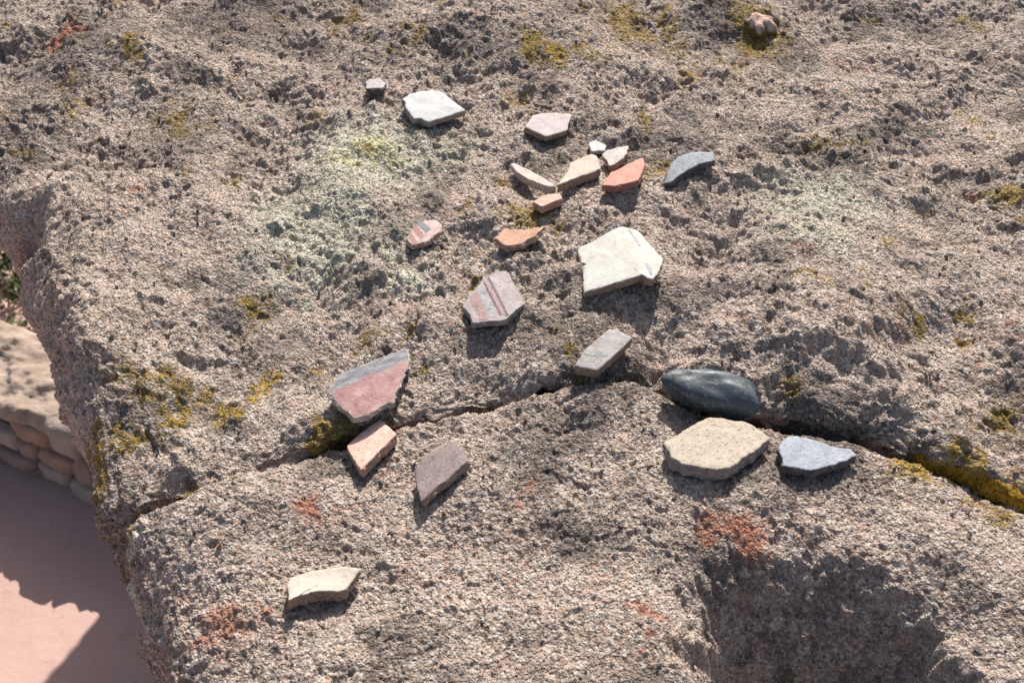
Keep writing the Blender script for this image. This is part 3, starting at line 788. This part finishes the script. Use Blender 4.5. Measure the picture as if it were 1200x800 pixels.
build_sherd('pottery_sherd', 'large cream white sherd with a raised ridge, biggest of the pale ones', [(677,278),(698,272),(724.7,264),(737,266),(748,269),(762,285.6),(778,303.4),(770.5,320),(764.5,327),(758,325),(752.6,320),(743,322.4),(715,324.5),(685,327),(682.6,297.5)],
            7*mm, CREAM, E_BROWN, (-3, 1), 10*mm, fold=[((731,264), (755,322), 0.26)],
            bands=[('grey_line', [(735,268.5),(742.5,278),(749,289),(751,288),(744.5,277),(737.5,267.5)], P_BLUEG), ('grey_mark', [(756.5,309),(759,316),(763,323),(765.5,321),(762.5,313),(759,308.5)], P_BLUEG)])
build_sherd('pottery_sherd', 'grey and pink sherd with two dark purple painted lines', [(541,358),(551,344),(569,324),(575.7,320),(589.5,315.6),(595,317),(616,354.4),(603,365),(590.6,375),(570,377),(553,378.5),(550.7,368)],
            6*mm, MAUVE, E_GREY, (-2, 0), 1*mm, curve=(0.0012, 0.0006), lip=True,
            bands=[('painted_band', [(570.5,325.5),(582,347),(593.5,370),(596,368),(584.5,346),(573,323.5)], P_PURPLE), ('painted_band', [(566,331),(575,349),(586,369.5),(588,368),(577,348),(568,329.5)], P_PURPLE),
                   ('painted_band', [(568,329.5),(577,348),(588,368),(593.5,370),(582,347),(570.5,325.5)], P_PINK), ('painted_band', [(550,350),(558,364),(563,375),(573,374),(566,357),(558,341)], P_REDF), ('painted_band', [(559,341),(567,357),(574,372),(581,371),(573,352),(563,337)], P_BLUEG)])
build_sherd('pottery_sherd', 'thick grey rectangular sherd bridging the crack, tilted', [(673,428),(686,409),(714,384.6),(723,385.6),(742.5,396),(722,414),(701,433.5),(688,431.5)], 10*mm, GREYBR, E_BROWN, (-6, 2), 3*mm,
            bands=[('painted_band', [(684,411.5),(697,414),(710,413.5),(712,417),(697,417.5),(682,414.5)], P_BLUEG)])
build_sherd('pottery_sherd', 'large pointed sherd half slate grey and half worn red, resting over the crack', [(382.5,455.4),(399,437),(433,424),(455,414),(475,405.5),(480,408),(479,428),(471,443.6),(460.6,472.5),(454,471.5),(434,483),(414.6,489.5),(398,473)],
            6*mm, two_tone, E_LIGHT, (-5, 0), 3*mm, curve=(0.002, 0.001), lip=True, rag=1.6)
build_sherd('pottery_sherd', 'rough pink four-cornered sherd beside the large pointed one', [(406,522),(417.5,510),(446,490.5),(464.7,508),(444,529),(422.7,550.5),(414,537)], 8*mm, PINK, E_PINK, (-3, 4), 3*mm, bz=-.02)
build_sherd('pottery_sherd', 'dark purple brown sherd with a thin white chipped end', [(485,552),(494,535.5),(512,525),(531.5,515),(538,520.5),(550,539),(520,564),(492.5,588)], 6.5*mm, PURPLEBR, E_BROWN, (-3, 2), 2*mm, bz=-.02,
            bands=[('pale_chip', [(533,517),(541,527),(548.5,538.5),(550,537),(543,526.5),(536,516.5)], WHITE)])
build_sherd('pottery_sherd', 'large oval sandy tan sherd in front of the dark pebble', [(777.5,519),(790,510),(812.5,497.5),(830,488),(845,489),(855,492.5),(872.5,492.5),(885,499),(902.5,512.5),(895,519),(880,530),(856,548),(840,549),(825,547.5),(804,544),(787.5,536)],
            11*mm, SAND, E_GREY, (-1, 0), 0.0, bz=-.02, rag=1.5)
build_sherd('stone_flake', 'pale blue-grey slate flake with a pointed end beside the oval sherd', [(911,523),(918,513),(926,509),(942,512),(960,517),(978,523),(996,526),(1005.5,532),(987,541),(970,546.5),(948,551.5),(935,548),(916,546),(917.5,539)], 7*mm, BLUESL, E_DARK, (-1, 0), 1*mm, bz=-.02, rag=1.9, cat='stone flake', group=None)
build_sherd('pottery_sherd', 'off-white sherd with a curled lip and thick brown edge, alone near orange lichen', [(335,686),(339,677),(362,669.5),(382,666),(405,665),(424,666),(416,676),(405,691),(380,692.5),(362,694),(350,699),(337,704)], 10*mm, TANCREAM, E_BROWN, (-3, 0), 3*mm, bz=-.02, curve=(0.0, -0.003), rag=1.5)

# ------------------------------------------------------------------ pebbles
def pebble(name, label, cat, c, half, rot, mat, seed, taper=0.0, lumps=0.06, nu=48, nv=28, p=2.2):
    V = []; F = []
    for j in range(nv + 1):
        th = math.pi * j / nv
        for i in range(nu):
            ph = 2 * math.pi * i / nu
            d = np.array((math.cos(th), math.sin(th) * math.cos(ph), math.sin(th) * math.sin(ph)))
            r = 1 / (np.abs(d) ** p).sum() ** (1 / p)
            r *= 1 + lumps * float(fbm(np.array([d[0] * 1.3 + d[2] * .7]), np.array([d[1] * 1.3 - d[2] * .9]), 1.1, seed, 3)[0])
            v = d * r; k = 1 + taper * v[0]
            V.append((v[0] * half[0], v[1] * half[1] * k, v[2] * half[2] * k))
    for j in range(nv):
        for i in range(nu):
            a = j * nu + i; b = j * nu + (i + 1) % nu
            F.append((a, b, b + nu, a + nu))
    o = mesh_obj(name, V, F, mat)
    M = rot.to_matrix().to_4x4(); M.translation = Vector(c); o.matrix_world = M
    tag(o, label, cat); return o
from mathutils import Euler
def dark_pebble_mat():
    q = NT('dark_basalt', 0.38, 0.5)
    n1 = q.noise(60, 4, .6); n2 = q.noise(500, 3, .6); v = q.sep(q.voro(600))
    c = q.ramp(n1, [(.35, (0.040, 0.052, 0.062)), (.65, (0.070, 0.088, 0.100))])
    c = q.mix(q.math('MULTIPLY', q.smooth(v[0], .9, .93), .5), c, (0.20, 0.22, 0.22))
    c = q.mix(q.math('MULTIPLY', q.smooth(q.noise(90, 3, .6), .62, .70), .5), c, (0.18, 0.17, 0.13))
    return q.out(c, q.bump(q.math('ADD', n2, n1), 0.0003, .6), q.ramp(n2, [(.3, .40), (.7, .62)]))
pc = at(833, 458, -0.006)
pebble('river_pebble', 'smooth dark blue-grey oblong pebble lying in the crack', 'pebble', pc, (0.0320, 0.0138, 0.0118), Euler((0.25, math.radians(7), math.radians(-15))), dark_pebble_mat(), 77, 0.20, 0.14, p=2.6)
def mossy_mat():
    q = NT('mossy_pebble', .9, .2)
    n1 = q.noise(110, 4, .6); g = q.n.new('ShaderNodeSeparateXYZ'); q.l.new(q.co, g.inputs[0])
    up = q.smooth(q.math('ADD', g.outputs[2], q.math('MULTIPLY', q.math('SUBTRACT', n1, .5), .022)), 0.0065, 0.0125)
    moss = q.ramp(q.noise(500, 3), [(.35, (0.07, 0.055, 0.02)), (.65, (0.20, 0.14, 0.035))])
    pk = q.ramp(q.noise(300, 3), [(.35, (0.50, 0.33, 0.27)), (.65, (0.60, 0.45, 0.38))])
    return q.out(q.mix(up, moss, pk), q.bump(q.noise(350, 4), .002, .9))
mc = at(890, 36, 0.004); mc[2] = float(H(mc[0], mc[1])) + 0.001; mc = at(890, 36, mc[2])
pebble('mossy_pebble', 'small knob of pink stone capped pale with olive moss below it', 'pebble', mc, (0.0185, 0.016, 0.0155), Euler((0.2, 0.1, 0.4)), mossy_mat(), 91, -0.1, 0.35)

# ------------------------------------------------------------------ moss growing in the joint between the blocks
def moss_material(name, lo, mid_, hi):
    q = NT(name, 0.95, 0.1)
    v = q.sep(q.voro(650)); n = q.noise(260, 4, 0.65)
    c = q.ramp(q.math('ADD', q.math('MULTIPLY', v[0], 0.5), q.math('MULTIPLY', n, 0.5)), [(0.25, lo), (0.5, mid_), (0.75, hi)])
    return q.out(c, q.bump(q.math('ADD', v[1], n), 0.0025, 1.0))
M_GOLD = moss_material('golden_moss', (0.17, 0.085, 0.012), (0.34, 0.185, 0.022), (0.50, 0.31, 0.045))
M_OLIVE = moss_material('olive_moss', (0.07, 0.05, 0.015), (0.17, 0.115, 0.025), (0.30, 0.21, 0.045))
def moss_strip(label, xa, xb, half, zc, mat, seed):
    """cushion of moss following the joint, from world x = xa to xb"""
    nu = max(12, int((xb - xa) / 0.0012)); nv = max(10, int(2 * half / 0.0012))
    u = np.linspace(0, 1, nu); t = np.linspace(-1, 1, nv)
    Uu, Tt = np.meshgrid(u, t)
    X = xa + (xb - xa) * Uu
    taper = np.sqrt(np.clip(1 - (2 * Uu - 1) ** 4, 0, 1)) * (0.75 + 0.35 * gnoise(X, X * 0 + seed, 0.02, seed))
    yc = Yc(X) + 0.006
    Y = yc + Tt * half * taper
    dome = np.clip(1 - Tt ** 2, 0, 1) * taper
    Z = zc - 0.016 + 0.016 * np.sqrt(dome) + 0.35 * np.clip(Tt, 0, 1) * half * taper
    f1, _, idr = worley(X, Y, 0.0042, seed + 3)
    Z += (1 - f1) * 0.0022 * (0.4 + idr) + fbm(X, Y, 0.016, seed + 5, 3, 0.6) * 0.003
    i = np.arange(nu * nv).reshape(nv, nu)
    F = np.stack((i[:-1, :-1], i[:-1, 1:], i[1:, 1:], i[1:, :-1]), -1).reshape(-1, 4).tolist()
    c = np.array((X.mean(), Y.mean(), zc - 0.016))
    o = mesh_obj('moss', np.stack((X, Y, Z), -1).reshape(-1, 3) - c, F, mat, loc=tuple(c))
    tag(o, label, 'moss', kind='stuff')
def cx(px, py): return at(px, py, -0.02)[0]
moss_strip('golden yellow moss filling the crack past the slate flake', cx(1072, 524), cx(1230, 590), 0.017, -0.017, M_GOLD, 11)
moss_strip('olive moss in the crack under the large pointed sherd', cx(366, 520), cx(416, 505), 0.013, -0.024, M_OLIVE, 23)
moss_strip('olive moss in the open end of the crack at the rock edge', cx(205, 584), cx(285, 552), 0.010, -0.024, M_OLIVE, 37)

# ------------------------------------------------------------------ loose grit on the rock
def grit():
    n = 2600; V = []; F = []; mi = []
    oct_ = np.array([(1, 0, 0), (-1, 0, 0), (0, 1, 0), (0, -1, 0), (0, 0, 1), (0, 0, -1)], float)
    fc = [(0, 2, 4), (2, 1, 4), (1, 3, 4), (3, 0, 4), (2, 0, 5), (1, 2, 5), (3, 1, 5), (0, 3, 5)]
    k = 0
    while k < n:
        x = rng.uniform(-0.62, 0.62); y = rng.uniform(0.26, 1.16)
        z = float(H(x, y))
        if z < -0.06: continue
        r = 0.0008 + 0.0016 * rng.random() ** 3
        R_ = np.array(Euler(tuple(rng.uniform(0, 6.28, 3))).to_matrix())
        p = (oct_ * rng.uniform(0.6, 1.25, (6, 1)) * r * rng.uniform(0.7, 1.3, 3)) @ R_.T + (x, y, z + 0.2 * r)
        b = len(V); V += p.tolist(); F += [tuple(b + i for i in t) for t in fc]; mi += [int(rng.integers(0, 4))] * 8
        k += 1
    mats = [M_ROCK, stone_material('grit_pale', (0.50, 0.42, 0.35), (0.62, 0.55, 0.48), 300), stone_material('grit_brown', (0.34, 0.23, 0.17), (0.42, 0.30, 0.22), 300), stone_material('grit_grey', (0.20, 0.18, 0.17), (0.30, 0.27, 0.25), 300)]
    o = mesh_obj('loose_grit', V, F, mats, smooth=False, fmat=mi)
    tag(o, 'fine loose grit scattered over the rock', 'grit', kind='stuff')
grit()
